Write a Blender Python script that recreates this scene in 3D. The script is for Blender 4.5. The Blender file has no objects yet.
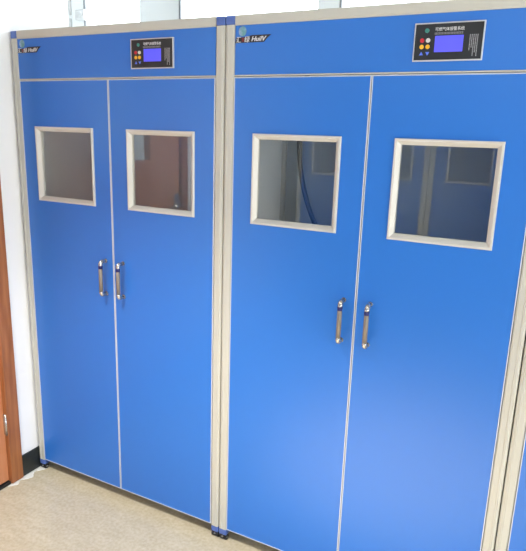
import bpy, bmesh, math, random
from mathutils import Vector, Matrix

sc = bpy.context.scene
C = sc.collection
random.seed(4)
PI = math.pi

# ------------------------------------------------------------------ camera
cam_d = bpy.data.cameras.new('camera')
cam = bpy.data.objects.new('camera', cam_d)
C.objects.link(cam)
r = Vector((0.8858831, 0.46289378, 0.03066726))
u = Vector((-0.13782106, 0.19948681, 0.97015997))
f = Vector((-0.4429633, 0.86367492, -0.2405185))
m = Matrix(((r.x, u.x, -f.x, 2.042), (r.y, u.y, -f.y, -1.710), (r.z, u.z, -f.z, 1.5888), (0, 0, 0, 1)))
cam.matrix_world = m
cam_d.sensor_fit = 'VERTICAL'
cam_d.sensor_height = 24.0
cam_d.lens = 24.0 * 578.06 / 551.0
cam_d.clip_start = 0.02
sc.camera = cam

# ------------------------------------------------------------------ light
sc.view_settings.view_transform = 'Standard'
sc.view_settings.look = 'None'
sc.view_settings.gamma = 1.0
sc.view_settings.use_curve_mapping = False
sc.view_settings.exposure = 0.90
w = bpy.data.worlds.new('overcast_sky')
sc.world = w
w.use_nodes = True
bg = w.node_tree.nodes['Background']
bg.inputs['Color'].default_value = (0.93, 0.97, 1.0, 1)
bg.inputs['Strength'].default_value = 3.6


def area(name, loc, rot, sx, sy, power, col=(1, 1, 1)):
    d = bpy.data.lights.new(name, 'AREA')
    d.shape = 'RECTANGLE'
    d.size, d.size_y = sx, sy
    d.energy = power
    d.color = col
    o = bpy.data.objects.new(name, d)
    C.objects.link(o)
    o.location = loc
    o.rotation_euler = rot
    return o


area('overhead_fill', (2.3, -1.6, 2.84), (0, 0, 0), 1.2, 0.3, 9, (1.0, 0.96, 0.90))  # unseen fill panels added overhead to lift fronts and far wall
area('overhead_fill', (4.6, -1.6, 2.84), (0, 0, 0), 1.2, 0.3, 9, (1.0, 0.96, 0.90))

# unseen spots added over the aisle to brighten floor and lower doors
def spot(loc, power, col, cone, blend, rad=0.06):
    d = bpy.data.lights.new('added_floor_spot', 'SPOT')
    d.energy = power
    d.color = col
    d.spot_size = math.radians(cone)
    d.spot_blend = blend
    d.shadow_soft_size = rad
    o = bpy.data.objects.new('added_floor_spot', d)
    C.objects.link(o)
    o.location = loc


spot((1.52, -1.05, 2.86), 1080, (1.0, 0.84, 0.70), 36, 0.9)  # added warm floor pool for the glow reflected in the right door
spot((0.75, -1.30, 2.86), 165, (1.0, 0.97, 0.93), 84, 0.6)
spot((2.6, -1.30, 2.86), 40, (1.0, 0.97, 0.93), 84, 0.6)

# ------------------------------------------------------------------ materials
def s2l(c):
    return tuple((x / 12.92 if x <= 0.04045 else ((x + 0.055) / 1.055) ** 2.4) for x in [v / 255 for v in c])


def mat(name, rgb, rough=0.5, metal=0.0, coat=0.0, spec=0.5, var=0.0, vscale=40.0, bump=0.0, stretch=None, rgb2=None, emit=0.0, coat_rough=0.1):
    mt = bpy.data.materials.new(name)
    mt.use_nodes = True
    nt = mt.node_tree
    b = nt.nodes['Principled BSDF']
    col = s2l(rgb) + (1,)
    b.inputs['Base Color'].default_value = col
    b.inputs['Roughness'].default_value = rough
    b.inputs['Metallic'].default_value = metal
    b.inputs['Specular IOR Level'].default_value = spec
    b.inputs['Coat Weight'].default_value = coat
    b.inputs['Coat Roughness'].default_value = coat_rough
    if emit:
        b.inputs['Emission Color'].default_value = col
        b.inputs['Emission Strength'].default_value = emit
    if var or rgb2 or bump:
        tc = nt.nodes.new('ShaderNodeTexCoord')
        mp = nt.nodes.new('ShaderNodeMapping')
        if stretch:
            mp.inputs['Scale'].default_value = stretch
        nz = nt.nodes.new('ShaderNodeTexNoise')
        nz.inputs['Scale'].default_value = vscale
        nz.inputs['Detail'].default_value = 5
        nt.links.new(tc.outputs['Object'], mp.inputs['Vector'])
        nt.links.new(mp.outputs['Vector'], nz.inputs['Vector'])
        if var or rgb2:
            rp = nt.nodes.new('ShaderNodeValToRGB')
            rp.color_ramp.elements[0].position = 0.35
            rp.color_ramp.elements[1].position = 0.65
            if rgb2:
                c2 = s2l(rgb2) + (1,)
            else:
                c2 = tuple(x * (1 - var) for x in col[:3]) + (1,)
            rp.color_ramp.elements[0].color = c2
            rp.color_ramp.elements[1].color = col
            nt.links.new(nz.outputs['Fac'], rp.inputs['Fac'])
            nt.links.new(rp.outputs['Color'], b.inputs['Base Color'])
        if bump:
            bp = nt.nodes.new('ShaderNodeBump')
            bp.inputs['Strength'].default_value = bump
            bp.inputs['Distance'].default_value = 0.001
            nt.links.new(nz.outputs['Fac'], bp.inputs['Height'])
            nt.links.new(bp.outputs['Normal'], b.inputs['Normal'])
    return mt


def glass_mat(name, tint, ior=1.5, gloss=0.0):
    mt = bpy.data.materials.new(name)
    mt.use_nodes = True
    nt = mt.node_tree
    nt.nodes.remove(nt.nodes['Principled BSDF'])
    out = nt.nodes['Material Output']
    tr = nt.nodes.new('ShaderNodeBsdfTransparent')
    tr.inputs['Color'].default_value = tint + (1,)
    gl = nt.nodes.new('ShaderNodeBsdfGlossy')
    gl.inputs['Roughness'].default_value = gloss
    fr = nt.nodes.new('ShaderNodeFresnel')
    ge = nt.nodes.new('ShaderNodeNewGeometry')      # same reflectance on the way in and on the way out of the thin pane
    mr = nt.nodes.new('ShaderNodeMapRange')
    mr.inputs['To Min'].default_value = ior
    mr.inputs['To Max'].default_value = 1.0 / ior
    nt.links.new(ge.outputs['Backfacing'], mr.inputs['Value'])
    nt.links.new(mr.outputs['Result'], fr.inputs['IOR'])
    mx = nt.nodes.new('ShaderNodeMixShader')
    nt.links.new(fr.outputs['Fac'], mx.inputs['Fac'])
    nt.links.new(tr.outputs['BSDF'], mx.inputs[1])
    nt.links.new(gl.outputs['BSDF'], mx.inputs[2])
    nt.links.new(mx.outputs['Shader'], out.inputs['Surface'])
    return mt


M = {}
M['blue'] = mat('blue_powder_coat', (46, 115, 203), rough=0.30, spec=0.5, bump=0.03, vscale=900)
M['plastic'] = mat('blue_plastic', (78, 105, 174), rough=0.35)
M['alu'] = mat('beige_aluminium_profile', (193, 192, 181), rough=0.38, metal=0.0, spec=0.6, var=0.015, vscale=60, stretch=(1, 1, 0.05))
M['trim'] = mat('pale_edge_strip', (200, 206, 216), rough=0.35)
M['cream'] = mat('cream_window_moulding', (204, 202, 194), rough=0.35)
M['glass'] = glass_mat('viewing_glass', (0.95, 0.96, 0.95), ior=1.68)
M['winglass'] = glass_mat('window_glass', (0.96, 0.98, 0.98), ior=1.45)
M['inner'] = mat('grey_inner_lining', (236, 238, 234), rough=0.6, var=0.03, vscale=8)
M['backing'] = mat('dark_grey_back_lining', (184, 188, 188), rough=0.6, var=0.04, vscale=8)
M['black_face'] = mat('black_panel_film', (34, 36, 38), rough=0.4)
M['silver'] = mat('silver_frame', (206, 206, 206), rough=0.3, metal=0.5)
M['screen'] = mat('lit_violet_screen', (80, 80, 226), rough=0.3, emit=0.3)
M['white_ink'] = mat('white_print', (226, 226, 226), rough=0.5)
M['grey_ink'] = mat('grey_print', (170, 170, 172), rough=0.5)
M['red'] = mat('red_button', (190, 40, 52), rough=0.35)
M['white_b'] = mat('white_button', (206, 206, 200), rough=0.35)
M['yellow'] = mat('yellow_button', (236, 180, 40), rough=0.35)
M['arrow'] = mat('blue_arrow_print', (92, 122, 232), rough=0.4)
M['green'] = mat('green_lamp_lens', (60, 132, 120), rough=0.3)
M['logo_plate'] = mat('dark_logo_plate', (44, 38, 44), rough=0.35)
M['logo_red'] = mat('dark_red_logo', (120, 46, 48), rough=0.4)
M['emblem'] = mat('grey_green_emblem', (96, 148, 150), rough=0.35, rgb2=(140, 170, 200), vscale=60)
M['steel'] = mat('brushed_steel', (190, 188, 182), rough=0.25, metal=0.85)
M['grip'] = mat('satin_nickel_grip', (138, 128, 116), rough=0.42, metal=0.3)
M['navy'] = mat('navy_band', (22, 28, 96), rough=0.35)
M['rubber_and_gap'] = mat('black_rubber_and_gap_shade', (26, 26, 28), rough=0.5)
M['hub'] = mat('grey_wheel_hub', (150, 150, 152), rough=0.3, metal=0.7)
M['hose'] = mat('dark_blue_black_hose', (34, 38, 52), rough=0.35)
M['wall'] = mat('cream_wall_paint', (243, 244, 245), rough=0.7, var=0.02, vscale=3)
M['ceil'] = mat('grey_ceiling_paint', (150, 150, 146), rough=0.8, var=0.02, vscale=2)
M['pvc'] = mat('white_window_plastic', (226, 230, 230), rough=0.35)
M['gasket'] = mat('grey_gasket', (120, 124, 128), rough=0.5)
M['base'] = mat('black_baseboard', (36, 42, 42), rough=0.35, var=0.3, vscale=30)
M['paint'] = mat('white_paint_streak', (226, 226, 220), rough=0.6, var=0.08, vscale=50)
M['casing'] = mat('varnished_brown_casing', (172, 110, 66), rough=0.35, rgb2=(146, 88, 50), vscale=14, stretch=(4, 4, 0.35))
M['leaf'] = mat('orange_brown_veneer', (200, 134, 92), rough=0.35, rgb2=(186, 118, 78), vscale=9, stretch=(4, 4, 0.3))
M['lamp'] = mat('white_lamp', (240, 240, 240), rough=0.5)


def floor_mat():
    mt = bpy.data.materials.new('beige_speckled_floor')
    mt.use_nodes = True
    nt = mt.node_tree
    b = nt.nodes['Principled BSDF']
    tc = nt.nodes.new('ShaderNodeTexCoord')
    n1 = nt.nodes.new('ShaderNodeTexNoise')
    n1.inputs['Scale'].default_value = 75
    n1.inputs['Detail'].default_value = 6
    n2 = nt.nodes.new('ShaderNodeTexNoise')
    n2.inputs['Scale'].default_value = 9
    n2.inputs['Detail'].default_value = 4
    mp = nt.nodes.new('ShaderNodeMapping')
    mp.inputs['Scale'].default_value = (1.0, 3.0, 1.0)
    mp.inputs['Rotation'].default_value = (0, 0, 0.9)
    for n in (mp,):
        nt.links.new(tc.outputs['Object'], n.inputs['Vector'])
    nt.links.new(tc.outputs['Object'], n1.inputs['Vector'])
    nt.links.new(mp.outputs['Vector'], n2.inputs['Vector'])
    r1 = nt.nodes.new('ShaderNodeValToRGB')
    r1.color_ramp.elements[0].position = 0.3
    r1.color_ramp.elements[1].position = 0.7
    r1.color_ramp.elements[0].color = s2l((170, 158, 132)) + (1,)
    r1.color_ramp.elements[1].color = s2l((202, 194, 170)) + (1,)
    r2 = nt.nodes.new('ShaderNodeValToRGB')
    r2.color_ramp.elements[0].position = 0.35
    r2.color_ramp.elements[1].position = 0.7
    r2.color_ramp.elements[0].color = s2l((182, 172, 147)) + (1,)
    r2.color_ramp.elements[1].color = s2l((198, 190, 167)) + (1,)
    mx = nt.nodes.new('ShaderNodeMix')
    mx.data_type = 'RGBA'
    mx.inputs[0].default_value = 0.5
    nt.links.new(n1.outputs['Fac'], r1.inputs['Fac'])
    nt.links.new(n2.outputs['Fac'], r2.inputs['Fac'])
    nt.links.new(r1.outputs['Color'], mx.inputs[6])
    nt.links.new(r2.outputs['Color'], mx.inputs[7])
    nt.links.new(mx.outputs[2], b.inputs['Base Color'])
    b.inputs['Roughness'].default_value = 0.22
    b.inputs['Specular IOR Level'].default_value = 0.45
    return mt


M['floor'] = floor_mat()


# ------------------------------------------------------------------ mesh helpers
def obj(name, bm, mats, parent=None, loc=None, smooth=False):
    me = bpy.data.meshes.new(name)
    bmesh.ops.recalc_face_normals(bm, faces=bm.faces)
    bm.to_mesh(me)
    bm.free()
    if not isinstance(mats, (list, tuple)):
        mats = [mats]
    for x in mats:
        me.materials.append(x)
    if smooth:
        for p in me.polygons:
            p.use_smooth = True
    o = bpy.data.objects.new(name, me)
    C.objects.link(o)
    if parent:
        o.parent = parent
    if loc:
        o.location = loc
    return o


def nb():
    return bmesh.new()


def box(bm, x0, x1, y0, y1, z0, z1, bevel=0.0, seg=2, mi=0):
    vs = [bm.verts.new((x, y, z)) for x in (x0, x1) for y in (y0, y1) for z in (z0, z1)]
    idx = [(0, 1, 3, 2), (4, 6, 7, 5), (0, 4, 5, 1), (2, 3, 7, 6), (0, 2, 6, 4), (1, 5, 7, 3)]
    fs = [bm.faces.new([vs[i] for i in q]) for q in idx]
    for q in fs:
        q.material_index = mi
    if bevel:
        es = list({e for q in fs for e in q.edges})
        rs = bmesh.ops.bevel(bm, geom=es, offset=bevel, segments=seg, affect='EDGES', profile=0.5)
        for q in rs['faces']:
            q.material_index = mi
    return bm


def loop_frame(bm, x0, x1, z0, z1, prof, mi=0):
    """mitred rectangular frame; prof = closed list of (inset, y)"""
    rings = []
    for (sx, sz) in ((0, 0), (1, 0), (1, 1), (0, 1)):
        ring = []
        for (i, y) in prof:
            x = x0 + i if sx == 0 else x1 - i
            z = z0 + i if sz == 0 else z1 - i
            ring.append(bm.verts.new((x, y, z)))
        rings.append(ring)
    n = len(prof)
    for k in range(4):
        a, b = rings[k], rings[(k + 1) % 4]
        for j in range(n):
            q = bm.faces.new((a[j], a[(j + 1) % n], b[(j + 1) % n], b[j]))
            q.material_index = mi
    return bm


def hole_panel(bm, x0, x1, z0, z1, hx0, hx1, hz0, hz1, y0, y1):
    def ring(a, b, c, d, y):
        return [bm.verts.new((a, y, c)), bm.verts.new((b, y, c)), bm.verts.new((b, y, d)), bm.verts.new((a, y, d))]
    of, hf = ring(x0, x1, z0, z1, y0), ring(hx0, hx1, hz0, hz1, y0)
    ob, hb = ring(x0, x1, z0, z1, y1), ring(hx0, hx1, hz0, hz1, y1)
    for k in range(4):
        l = (k + 1) % 4
        for q in ((of[k], of[l], hf[l], hf[k]), (ob[k], hb[k], hb[l], ob[l]), (of[k], ob[k], ob[l], of[l]), (hf[k], hf[l], hb[l], hb[k])):
            bm.faces.new(q)
    return bm


def prism(bm, pts, z0, z1, axis='z', mi=0):
    """extrude polygon; axis z: pts are (x,y); axis x: pts are (y,z); axis y: pts are (x,z)"""
    def P(p, t):
        if axis == 'z':
            return (p[0], p[1], t)
        if axis == 'x':
            return (t, p[0], p[1])
        return (p[0], t, p[1])
    a = [bm.verts.new(P(p, z0)) for p in pts]
    b = [bm.verts.new(P(p, z1)) for p in pts]
    n = len(pts)
    fs = [bm.faces.new(a), bm.faces.new(b[::-1])]
    for i in range(n):
        fs.append(bm.faces.new((a[i], b[i], b[(i + 1) % n], a[(i + 1) % n])))
    for q in fs:
        q.material_index = mi
    return bm


def tube(bm, pts, rad, n=14, mi=0, cap=True):
    pts = [Vector(p) for p in pts]
    rings = []
    prev = None
    for i, p in enumerate(pts):
        t = (pts[min(i + 1, len(pts) - 1)] - pts[max(i - 1, 0)]).normalized()
        if prev is None:
            a = Vector((0, 0, 1)) if abs(t.z) < 0.9 else Vector((1, 0, 0))
            s = t.cross(a).normalized()
        else:
            s = (prev - t * prev.dot(t)).normalized()
        prev = s
        v = t.cross(s)
        rr = rad[i] if isinstance(rad, (list, tuple)) else rad
        rings.append([bm.verts.new(p + rr * (math.cos(k * 2 * PI / n) * s + math.sin(k * 2 * PI / n) * v)) for k in range(n)])
    for i in range(len(rings) - 1):
        for k in range(n):
            q = bm.faces.new((rings[i][k], rings[i][(k + 1) % n], rings[i + 1][(k + 1) % n], rings[i + 1][k]))
            q.material_index = mi
            q.smooth = True
    if cap:
        for rg in (rings[0], rings[-1]):
            q = bm.faces.new(rg)
            q.material_index = mi
    return bm


def disc_y(bm, x, z, rad, y0, y1, n=20, mi=0):
    return prism(bm, [(x + rad * math.cos(k * 2 * PI / n), z + rad * math.sin(k * 2 * PI / n)) for k in range(n)], y0, y1, 'y', mi)


def lettering(name, text, x, z, size, y, material, parent, shear=0.0, sx=1.0, thick=0.0006, bold=0.0):
    """raised lettering standing on a vertical face that looks to -y"""
    cu = bpy.data.curves.new(name, 'FONT')
    cu.body = text
    cu.size = size
    cu.extrude = thick
    cu.offset = bold
    cu.shear = shear
    cu.resolution_u = 3
    tmp = bpy.data.objects.new(name + '_tmp', cu)
    C.objects.link(tmp)
    dg = bpy.context.evaluated_depsgraph_get()
    dg.update()
    me = bpy.data.meshes.new_from_object(tmp.evaluated_get(dg))
    bpy.data.objects.remove(tmp)
    for v in me.vertices:
        a, b, c = v.co
        v.co = (x + a * sx, y - c, z + b)
    me.materials.clear()
    me.materials.append(material)
    o = bpy.data.objects.new(name, me)
    C.objects.link(o)
    o.parent = parent
    return o


def thing(name, label, cat, loc=(0, 0, 0), rz=0.0, group=None):
    o = bpy.data.objects.new(name, None)
    C.objects.link(o)
    o.empty_display_size = 0.1
    o.location = loc
    o.rotation_euler = (0, 0, rz)
    o['label'] = label
    o['category'] = cat
    if group:
        o['group'] = group
    return o


def struct(o):
    o['kind'] = 'structure'
    return o


def copy_tree(o, parent=None):
    c = o.copy()
    C.objects.link(c)
    if parent:
        c.parent = parent
    for ch in list(o.children):
        copy_tree(ch, c)
    return c


# ------------------------------------------------------------------ the room
YW = 0.62       # inner face of the window wall
XL = -0.012     # face of the left wall beside the cabinets
YF = -2.98      # wall behind the opposite row
XR = 6.2        # the room goes on to the right
ZC = 2.9

bm = nb(); box(bm, -1.2, XR, YF - 0.15, YW + 0.25, -0.1, 0.0)
struct(obj('floor', bm, M['floor']))
bm = nb(); box(bm, -1.2, XR, YF - 0.15, YW + 0.25, ZC, ZC + 0.1)
struct(obj('ceiling', bm, M['ceil']))

# left wall with the opening of the brown door
DY0, DY1, DZ = -0.095, -1.205, 2.14      # outer edges of the casing
cw = 0.063
bm = nb()
box(bm, XL - 0.22, XL, DY0 - 0.012, 0.33, 0, ZC)
box(bm, XL - 0.22, XL, YF, DY1 + 0.012, 0, ZC)
box(bm, XL - 0.22, XL, DY1 + 0.012, DY0 - 0.012, DZ - 0.012, ZC)
struct(obj('wall_left', bm, M['wall']))
bm = nb(); box(bm, -0.75, -0.6, 0.33, YW, 0, ZC); box(bm, -0.6, XL - 0.22, 0.2, 0.33, 0, ZC)
struct(obj('wall_recess', bm, M['wall']))
bm = nb(); box(bm, -0.6, XR, YF - 0.15, YF, 0, ZC)
struct(obj('wall_opposite', bm, M['wall']))

bm = nb(); box(bm, XR, XR + 0.15, YF - 0.15, YW + 0.25, 1.9, ZC)  # unseen slab added to block high sky light from the right
struct(obj('sky_block_right', bm, M['wall']))

# window wall: sill wall, lintel and end piers; white windows between
WZ0, WZ1 = 0.95, 2.62
WX0, WX1 = -0.33, 4.6
bm = nb()
box(bm, -0.75, XR, YW, YW + 0.25, 0, WZ0)
box(bm, -0.75, XR, YW, YW + 0.25, WZ1, ZC)
box(bm, -0.75, WX0, YW, YW + 0.25, WZ0, WZ1)
box(bm, WX1, XR, YW, YW + 0.25, WZ0, WZ1)
struct(obj('wall_window_side', bm, M['wall']))


def window(name, x0, x1, fl, fr, latch_x=None):
    """one fixed light: fl / fr are the widths of the left and right jambs"""
    yy = YW + 0.012
    bm = nb()
    hole_panel(bm, x0, x1, WZ0, WZ1, x0 + fl, x1 - fr, WZ0 + 0.06, WZ1 - 0.06, yy - 0.012, yy + 0.05)
    w_ = struct(obj(name, bm, M['pvc']))
    bm = nb()
    box(bm, x0 + fl - 0.004, x0 + fl + 0.004, yy - 0.014, yy - 0.004, WZ0 + 0.06, WZ1 - 0.06)
    obj('gasket', bm, M['gasket'], w_)
    bm = nb()
    box(bm, x0 + fl - 0.004, x1 - fr + 0.004, yy + 0.018, yy + 0.023, WZ0 + 0.056, WZ1 - 0.056)
    obj('window_pane', bm, M['winglass'], w_)
    if latch_x:
        bm = nb()
        box(bm, latch_x - 0.032, latch_x + 0.032, yy - 0.040, yy - 0.012, 2.10, 2.15, 0.008, 3)
        disc_y(bm, latch_x + 0.010, 2.125, 0.011, yy - 0.048, yy - 0.038)
        obj('window_latch', bm, M['silver'], w_)
        bm = nb()
        box(bm, x0 + 0.012, x0 + 0.030, yy - 0.024, yy - 0.0125, 2.06, 2.115, 0.002)
        box(bm, x0 + 0.012, x0 + 0.030, yy - 0.024, yy - 0.0125, 2.13, 2.40, 0.002)
        obj('window_hinge', bm, M['silver'], w_)
    return w_


window('window_1', -0.31, 0.235, 0.115, 0.085, latch_x=-0.205)
window('window_2', 0.235, 1.092, 0.145, 0.035)
window('window_3', 1.092, 2.0, 0.062, 0.085)
window('window_4', 2.0, 2.9, 0.145, 0.085)
window('window_5', 2.9, 4.6, 0.145, 0.085)
bm = nb(); box(bm, -0.6, 4.6, YW - 0.12, YW + 0.02, WZ0 - 0.035, WZ0, 0.006)
struct(obj('trim_1', bm, M['pvc']))

# brown door in the left wall
bm = nb()
cx0, cx1 = XL - 0.1, XL + 0.014
box(bm, cx0, cx1, DY0 - cw, DY0, 0.004, DZ, 0.003)
box(bm, cx0, cx1, DY1, DY1 + cw, 0.004, DZ, 0.003)
box(bm, cx0, cx1, DY1 + cw, DY0 - cw, DZ - cw, DZ, 0.003)
d1 = struct(obj('door_1', bm, M['casing']))
ly0, ly1 = DY1 + cw + 0.002, DY0 - cw - 0.002
bm = nb()
# leaf panel with a viewing hole, standing in the y-z plane
def leaf_ring(a, b, c, d, x):
    return [bm.verts.new((x, a, c)), bm.verts.new((x, b, c)), bm.verts.new((x, b, d)), bm.verts.new((x, a, d))]
vy0, vy1, vz0, vz1 = -0.87, -0.43, 1.42, 1.86
lx0, lx1 = XL - 0.05, XL - 0.006
A, B = leaf_ring(ly0, ly1, 0.020, DZ - cw - 0.003, lx1), leaf_ring(vy0, vy1, vz0, vz1, lx1)
A2, B2 = leaf_ring(ly0, ly1, 0.020, DZ - cw - 0.003, lx0), leaf_ring(vy0, vy1, vz0, vz1, lx0)
for k in range(4):
    l = (k + 1) % 4
    for q in ((A[k], A[l], B[l], B[k]), (A2[k], B2[k], B2[l], A2[l]), (A[k], A2[k], A2[l], A[l]), (B[k], B[l], B2[l], B2[k])):
        bm.faces.new(q)
leaf = obj('door_leaf', bm, M['leaf'], d1)
bm = nb(); box(bm, XL - 0.03, XL - 0.024, vy0, vy1, vz0, vz1)
obj('door_pane', bm, M['winglass'], leaf)
for hz in (0.298, 1.06, 1.84):
    bm = nb()
    tube(bm, [(XL + 0.004, ly1 + 0.001, hz - 0.05), (XL + 0.004, ly1 + 0.001, hz + 0.05)], 0.0065, 12)
    box(bm, XL - 0.006, XL + 0.002, ly1 - 0.004, ly1 + 0.006, hz - 0.048, hz + 0.048)
    obj('hinge', bm, M['steel'], d1)
bm = nb()
box(bm, lx1, lx1 + 0.008, -1.128, -1.078, 1.03, 1.22, 0.003)
tube(bm, [(lx1, -1.103, 1.155), (lx1 + 0.05, -1.103, 1.155), (lx1 + 0.056, -1.09, 1.155), (lx1 + 0.056, -0.985, 1.15)], 0.009, 12)
obj('door_handle', bm, M['steel'], leaf)
bm = nb(); box(bm, XL - 0.1, XL + 0.003, DY1 + cw, DY0 - cw, 0.0, 0.014)  # dark strip added as the shade in the gap under the leaf
obj('leaf_gap_shade', bm, M['rubber_and_gap'], d1)
# dark room beyond the door is the wall of the corridor
bm = nb(); box(bm, -1.15, -1.05, -2.4, 0.2, 0, ZC)
struct(obj('wall_corridor', bm, M['wall']))

# baseboards
bm = nb()
box(bm, XL, XL + 0.009, DY0 + 0.001, 0.32, 0.004, 0.108, 0.002)
struct(obj('baseboard_left', bm, M['base']))
bm = nb()
box(bm, XL, XL + 0.009, YF + 0.01, DY1 - 0.001, 0.004, 0.108, 0.002)
struct(obj('baseboard_left.001', bm, M['base']))
bm = nb()
box(bm, XL + 0.01, XR, YF, YF + 0.009, 0.004, 0.108, 0.002)
struct(obj('baseboard_opposite', bm, M['base']))
# ragged white paint streak on the floor along the baseboard
bm = nb()
N = 46
e0, e1 = [], []
for i in range(N + 1):
    y = -0.178 + i * (0.045 + 0.178) / N
    e0.append((XL + (0.0 if y > DY0 else 0.008), y))
    wd = 0.020 + 0.012 * math.sin(i * 0.37) + random.uniform(-0.004, 0.004)
    if i < 9:
        wd *= i / 9
    if i > N - 7:
        wd *= (N - i) / 7
    e1.append((XL + 0.011 + max(wd, 0.0005), y))
prism(bm, e0 + e1[::-1], 0.0, 0.0022)
o = struct(obj('trim_2', bm, M['paint']))

# ------------------------------------------------------------------ cabinets
W, D, T = 0.997, 0.45, 1.9475
HW = 0.5
P = 0.0354
CG = 0.4995
ZB, ZH = 0.052, 1.7611
TB = 0.0288
F = -D / 2                      # front plane in cabinet coordinates


def X(v):
    return v - HW


def post_profile(x0, x1, y0, y1, rad=0.006):
    pts = []
    for (cx_, cy_, a0) in ((x0 + rad, y0 + rad, PI), (x1 - rad, y0 + rad, 1.5 * PI), (x1 - rad, y1 - rad, 0), (x0 + rad, y1 - rad, 0.5 * PI)):
        for k in range(5):
            a = a0 + k * PI / 8
            pts.append((cx_ + rad * math.cos(a), cy_ + rad * math.sin(a)))
    return pts


def build_cabinet(label):
    t = thing('gas_cabinet', label, 'cabinet', group=None)
    # four posts with a shallow lip on the door side
    for sx in (0, 1):
        for sy in (0, 1):
            x0, x1 = (X(0.0015), X(P)) if sx == 0 else (X(1 - P), X(1 - 0.0015))
            y0, y1 = (F, F + P) if sy == 0 else (-F - P, -F)
            bm = nb()
            prism(bm, post_profile(x0, x1, y0, y1), ZB, T - TB)
            if sy == 0:      # raised rib running along the outer third of the front face
                rx = x1 - 0.011 if sx else x0 + 0.011
                prism(bm, [(rx - 0.0035, F + 0.001), (rx - 0.002, F - 0.0016), (rx + 0.002, F - 0.0016), (rx + 0.0035, F + 0.001)], ZB + 0.001, T - TB - 0.001)
            obj('post', bm, M['alu'], t)
            bm = nb()
            box(bm, x0, x1, y0, y1, T - TB + 0.0003, T, 0.004, 3)
            obj('corner_cap', bm, M['plastic'], t)
            bm = nb()
            box(bm, x0 - 0.0005, x1 + 0.0005, y0 - 0.0005, y1 + 0.0005, ZB - 0.027, ZB - 0.0003, 0.006, 3)
            obj('foot_cap', bm, M['plastic'], t)
            # twin-wheel castor
            mx_, my_ = (x0 + x1) / 2, y0 + 0.0135 if sy == 0 else y1 - 0.0135
            bm = nb()
            for s in (-1, 1):
                a = mx_ + s * 0.0085
                n = 24
                pts = [(my_ + 0.0118 * math.cos(k * 2 * PI / n), 0.0122 + 0.0118 * math.sin(k * 2 * PI / n)) for k in range(n)]
                prism(bm, pts, a - 0.006, a + 0.006, 'x')
            box(bm, mx_ - 0.005, mx_ + 0.005, my_ - 0.008, my_ + 0.008, 0.012, ZB - 0.026)
            ca = obj('castor', bm, M['rubber_and_gap'], t)
            bm = nb()
            for s in (-1, 1):
                prism(bm, [(my_ + 0.005 * math.cos(k * PI / 7), 0.0122 + 0.005 * math.sin(k * PI / 7)) for k in range(14)], mx_ + s * 0.0148, mx_ + s * 0.0162, 'x')
            disc_y(bm, mx_, 0.017, 0.004, my_ - 0.0118, my_ - 0.006)
            obj('wheel_hub', bm, M['hub'], ca)
    # beams
    bm = nb()
    box(bm, X(P) + 0.0004, X(1 - P) - 0.0004, F, F + P, T - TB, T, 0.003, 3)
    box(bm, X(P) + 0.0004, X(1 - P) - 0.0004, F + 0.001, F + 0.01, T - TB - 0.0022, T - TB + 0.001)
    obj('top_beam', bm, M['alu'], t)
    for zb0 in (T - TB, ZB):
        bm = nb(); box(bm, X(P) + 0.0004, X(1 - P) - 0.0004, -F - P, -F, zb0, zb0 + TB, 0.003, 3)
        obj('rear_beam', bm, M['alu'], t)
    for s in (0, 1):
        x0, x1 = (X(0.0015), X(P)) if s == 0 else (X(1 - P), X(1 - 0.0015))
        for zb0 in (T - TB, ZB):
            bm = nb()
            box(bm, x0, x1, F + P + 0.0004, -F - P - 0.0004, zb0, zb0 + TB, 0.003, 3)
            obj('side_beam', bm, M['alu'], t)
        xa = X(0.008) if s == 0 else X(1 - 0.02)
        bm = nb()
        box(bm, xa, xa + 0.012, F + P + 0.0004, -F - P - 0.0004, ZB + TB, T - TB)
        obj('side_panel', bm, M['inner'], t)
    bm = nb(); box(bm, X(P), X(1 - P), -F - 0.02, -F - 0.008, ZB + TB, T - TB)
    obj('back_panel', bm, M['backing'], t)
    bm = nb(); 
    ya, yb, za_, zb_ = F + P + 0.001, -F - P, T - 0.02, T - 0.008
    hole_panel(bm, X(P), X(1 - P), ya, yb, X(0.14), X(0.86), ya + 0.06, yb - 0.06, za_, zb_)  # opening added in the unseen roof to let light inside
    for v in bm.verts:
        v.co = (v.co.x, v.co.z, v.co.y)
    obj('roof_panel', bm, M['inner'], t)
    bm = nb(); box(bm, X(P), X(1 - P), F + 0.03, -F - P, ZB + 0.012, ZB + 0.024)
    obj('floor_panel', bm, M['inner'], t)
    # header
    bm = nb()
    box(bm, X(P) + 0.0015, X(1 - P) - 0.0015, F + 0.002, F + 0.018, ZH + 0.0055, T - TB - 0.0024, 0.0008, 1)
    hp = obj('header_panel', bm, M['blue'], t)
    bm = nb()
    box(bm, X(P) + 0.0005, X(1 - P) - 0.0005, F + 0.0006, F + 0.02, ZH + 0.0012, ZH + 0.0052, 0.0006, 1)
    obj('header_strip', bm, M['alu'], hp)
    # logo plate at the left of the header
    lx, lz = X(0.038), 1.8635
    y0 = F + 0.0005
    bm = nb()
    prism(bm, [(lx, lz), (lx + 0.104, lz + 0.000), (lx + 0.115, lz + 0.012), (lx + 0.128, lz + 0.0215), (lx + 0.060, lz + 0.0215), (lx + 0.034, lz + 0.0165), (lx + 0.004, lz + 0.016)], y0, y0 + 0.0016, 'y')
    lo = obj('logo_plate', bm, M['logo_plate'], t)
    lettering('lettering', '汇', lx + 0.004, lz + 0.0022, 0.0195, y0 - 0.0002, M['white_ink'], lo, sx=0.95)
    lettering('lettering', '绿', lx + 0.033, lz + 0.0022, 0.0195, y0 - 0.0002, M['white_ink'], lo, shear=0.1)
    lettering('lettering', 'HuilV', lx + 0.058, lz + 0.0035, 0.0195, y0 - 0.0002, M['white_ink'], lo, shear=0.28, sx=1.12, bold=0.0003)
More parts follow.
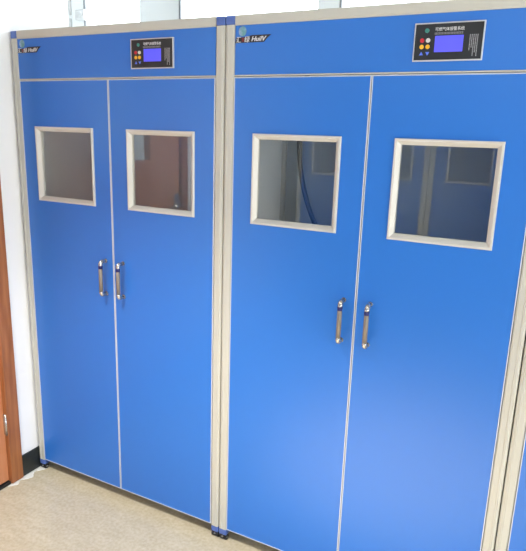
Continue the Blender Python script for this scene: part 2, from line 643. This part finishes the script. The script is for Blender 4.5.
    bm = nb()
    box(bm, lx + 0.0245, lx + 0.032, y0 - 0.0006, y0 + 0.0002, lz + 0.003, lz + 0.0155)
    obj('logo_mark', bm, M['logo_red'], lo)
    bm = nb()
    bmesh.ops.create_uvsphere(bm, u_segments=24, v_segments=12, radius=1.0)
    bmesh.ops.scale(bm, verts=bm.verts, vec=(0.0145, 0.0022, 0.0150))
    bmesh.ops.translate(bm, verts=bm.verts, vec=(lx + 0.026, y0 + 0.001, lz + 0.0345))
    obj('emblem', bm, M['emblem'], lo, smooth=True)
    # control panel
    qx0, qx1, qz0, qz1 = X(0.6132), X(0.798), 1.7924, 1.8917
    qw, qh = qx1 - qx0, qz1 - qz0
    bm = nb(); box(bm, qx0 + 0.003, qx1 - 0.003, F - 0.003, F + 0.003, qz0 + 0.003, qz1 - 0.003)
    cp = obj('control_panel', bm, M['black_face'], t)
    bm = nb(); loop_frame(bm, qx0, qx1, qz0, qz1, [(0, F + 0.002), (0, F - 0.004), (0.001, F - 0.005), (0.0033, F - 0.005), (0.0033, F - 0.0028), (0.0033, F + 0.002)])
    obj('panel_bezel', bm, M['silver'], cp)

    def q(uu, vv):
        return qx0 + uu * qw, qz1 - vv * qh
    yp = F - 0.0031
    xa, za = q(0.31, 0.765)
    xb, zb_ = q(0.715, 0.345)
    bm = nb(); box(bm, xa, xb, yp - 0.0012, yp + 0.001, za, zb_, 0.0005, 1)
    obj('screen', bm, M['screen'], cp)
    for uu, vv, mt in ((0.125, 0.455, 'red'), (0.212, 0.455, 'white_b'), (0.125, 0.62, 'yellow'), (0.212, 0.62, 'yellow')):
        a, b = q(uu, vv)
        bm = nb()
        disc_y(bm, a, b, 0.0058, yp - 0.002, yp + 0.001)
        bb = obj('button', bm, M[mt], cp)
        bb['label'] = {'red': 'red round button', 'white_b': 'white round button', 'yellow': 'yellow round button'}[mt]
    for uu, s in ((0.125, 1), (0.215, -1)):
        a, b = q(uu, 0.795)
        bm = nb()
        prism(bm, [(a - 0.0055, b - 0.004 * s), (a + 0.0055, b - 0.004 * s), (a, b + 0.005 * s)], yp - 0.0008, yp + 0.001, 'y')
        obj('arrow_key', bm, M['arrow'], cp)
    a, b = q(0.185, 0.2)
    bm = nb(); disc_y(bm, a, b, 0.0058, yp - 0.0015, yp + 0.001)
    obj('indicator_lamp', bm, M['green'], cp)
    a, b = q(0.30, 0.215)
    lettering('lettering', '可燃气体报警系统', a, b, 0.0105, yp - 0.0001, M['white_ink'], cp, thick=0.0003, sx=0.92)
    # tiny unreadable rows of print
    bm = nb()
    rr = random.Random(7)
    xx, xe = q(0.30, 0)[0], q(0.715, 0)[0]
    zz = q(0, 0.285)[1]
    while xx < xe - 0.003:
        ww = rr.uniform(0.002, 0.0036)
        z1 = zz - 0.0024
        box(bm, xx, xx + 0.0009, yp - 0.0003, yp + 0.0005, z1, zz + 0.0024)
        box(bm, xx, xx + ww, yp - 0.0003, yp + 0.0005, zz + 0.0012, zz + 0.0022)
        box(bm, xx, xx + ww, yp - 0.0003, yp + 0.0005, z1, z1 + 0.001)
        xx += ww + 0.0014
    for k in range(5):
        xk = q(0.80 + 0.026 * k, 0)[0]
        zt_, zn = q(0, 0.34)[1], q(0, (0.74, 0.66, 0.86, 0.80, 0.90)[k])[1]
        zc_ = zt_
        while zc_ > zn:
            hh = rr.uniform(0.0016, 0.0026)
            box(bm, xk, xk + 0.0022, yp - 0.0003, yp + 0.0005, zc_ - hh, zc_)
            zc_ -= hh + 0.0011
    obj('fine_print', bm, M['grey_ink'], cp)
    # doors
    for s in (0, 1):
        x0, x1 = (X(P) + 0.0012, X(CG) - 0.0012) if s == 0 else (X(CG) + 0.0012, X(1 - P) - 0.0012)
        wx0, wx1 = (X(0.112), X(0.4184)) if s == 0 else (X(0.5827), X(0.8828))
        wz0, wz1 = 1.2866, 1.5838
        z0, z1 = ZB + 0.004, ZH - 0.0016
        bm = nb()
        hole_panel(bm, x0 + 0.002, x1 - 0.002, z0 + 0.002, z1 - 0.002, wx0 + 0.006, wx1 - 0.006, wz0 + 0.006, wz1 - 0.006, F + 0.0015, F + 0.0195)
        dr = obj('door', bm, M['blue'], t)
        bm = nb()
        loop_frame(bm, x0, x1, z0, z1, [(0, F + 0.021), (0, F + 0.001), (0.0006, F + 0.0002), (0.003, F + 0.0002), (0.003, F + 0.003), (0.003, F + 0.021)])
        obj('edge_trim', bm, M['trim'], dr)
        bm = nb()
        loop_frame(bm, wx0, wx1, wz0, wz1, [(0, F + 0.002), (0, F - 0.004), (0.0015, F - 0.006), (0.0065, F - 0.006), (0.008, F - 0.005), (0.018, F + 0.006), (0.018, F + 0.0195), (0.0062, F + 0.0195), (0.0062, F + 0.002)])
        obj('window_frame', bm, M['cream'], dr)
        bm = nb()
        box(bm, wx0 + 0.0165, wx1 - 0.0165, F + 0.011, F + 0.015, wz0 + 0.0165, wz1 - 0.0165)
        obj('window_pane', bm, M['glass'], dr)
        # bar handle standing off the door
        hx = X(0.459) if s == 0 else X(0.5475)
        so = 0.031
        bm = nb()
        tube(bm, [(hx, F - so, 0.948), (hx, F - so, 1.068)], 0.0078, 16)
        h = obj('door_handle', bm, M['grip'], t)
        for zt_, sg in ((1.0735, 1), (0.938, -1)):
            bm = nb()
            pts = [(hx, F + 0.0015, zt_), (hx, F - so + 0.012, zt_)]
            for k in range(1, 7):
                a = k * PI / 12
                pts.append((hx, F - so + 0.012 - 0.012 * math.sin(a), zt_ - sg * 0.012 * (1 - math.cos(a))))
            pts.append((hx, F - so, zt_ - sg * 0.016))
            tube(bm, pts, [0.0068, 0.0072] + [0.0082] * 6 + [0.0082], 16)
            disc_y(bm, hx, zt_, 0.0082, F - 0.0012, F + 0.0014)
            obj('mount', bm, M['steel'], h)
        bm = nb()
        tube(bm, [(hx, F - so, 1.046), (hx, F - so, 1.059)], 0.0084, 16)
        obj('band', bm, M['navy'], h)
    return t


cab = build_cabinet('blue gas cabinet against the wall, leftmost, next to the brown door')
cab.location = (HW, D / 2, 0)
c2 = copy_tree(cab)
c2.location = (HW + 1.0, D / 2, 0)
c2['label'] = 'blue gas cabinet in the middle with a dark hose behind its left glass'
c3 = copy_tree(cab)
c3.location = (HW + 2.0, D / 2, 0)
c3['label'] = 'blue gas cabinet at the far right, only its left post and lower door edge showing'
for i, x in enumerate((0.68, 1.68)):
    c = copy_tree(cab)
    c.location = (x, -2.42 - D / 2, 0)
    c.rotation_euler = (0, 0, PI)
    c['label'] = ('blue gas cabinet across the aisle, mirrored in the left glass of the middle cabinet',
                  'blue gas cabinet across the aisle, mirrored in the right glass of the middle cabinet')[i]

# hose hanging inside the middle cabinet
bm = nb()
path = []
ctrl = [(1.245, 1.925), (1.225, 1.75), (1.212, 1.62), (1.210, 1.54), (1.222, 1.45), (1.250, 1.355), (1.292, 1.265), (1.36, 1.16), (1.45, 1.04), (1.53, 0.88), (1.56, 0.65), (1.56, 0.35), (1.56, 0.078)]
for i in range(len(ctrl) - 1):
    p0, p1, p2, p3 = ctrl[max(i - 1, 0)], ctrl[i], ctrl[i + 1], ctrl[min(i + 2, len(ctrl) - 1)]
    for k in range(6):
        s = k / 6
        path.append(tuple(0.5 * (2 * p1[j] + (p2[j] - p0[j]) * s + (2 * p0[j] - 5 * p1[j] + 4 * p2[j] - p3[j]) * s * s + (3 * p1[j] - p0[j] - 3 * p2[j] + p3[j]) * s ** 3) for j in (0, 1)))
path.append(ctrl[-1])
tube(bm, [(a, 0.155, b) for a, b in path], 0.0085, 12)
ho = obj('gas_hose', bm, M['hose'])
ho['label'] = 'dark curved hose hanging behind the left glass of the middle cabinet'
ho['category'] = 'hose'
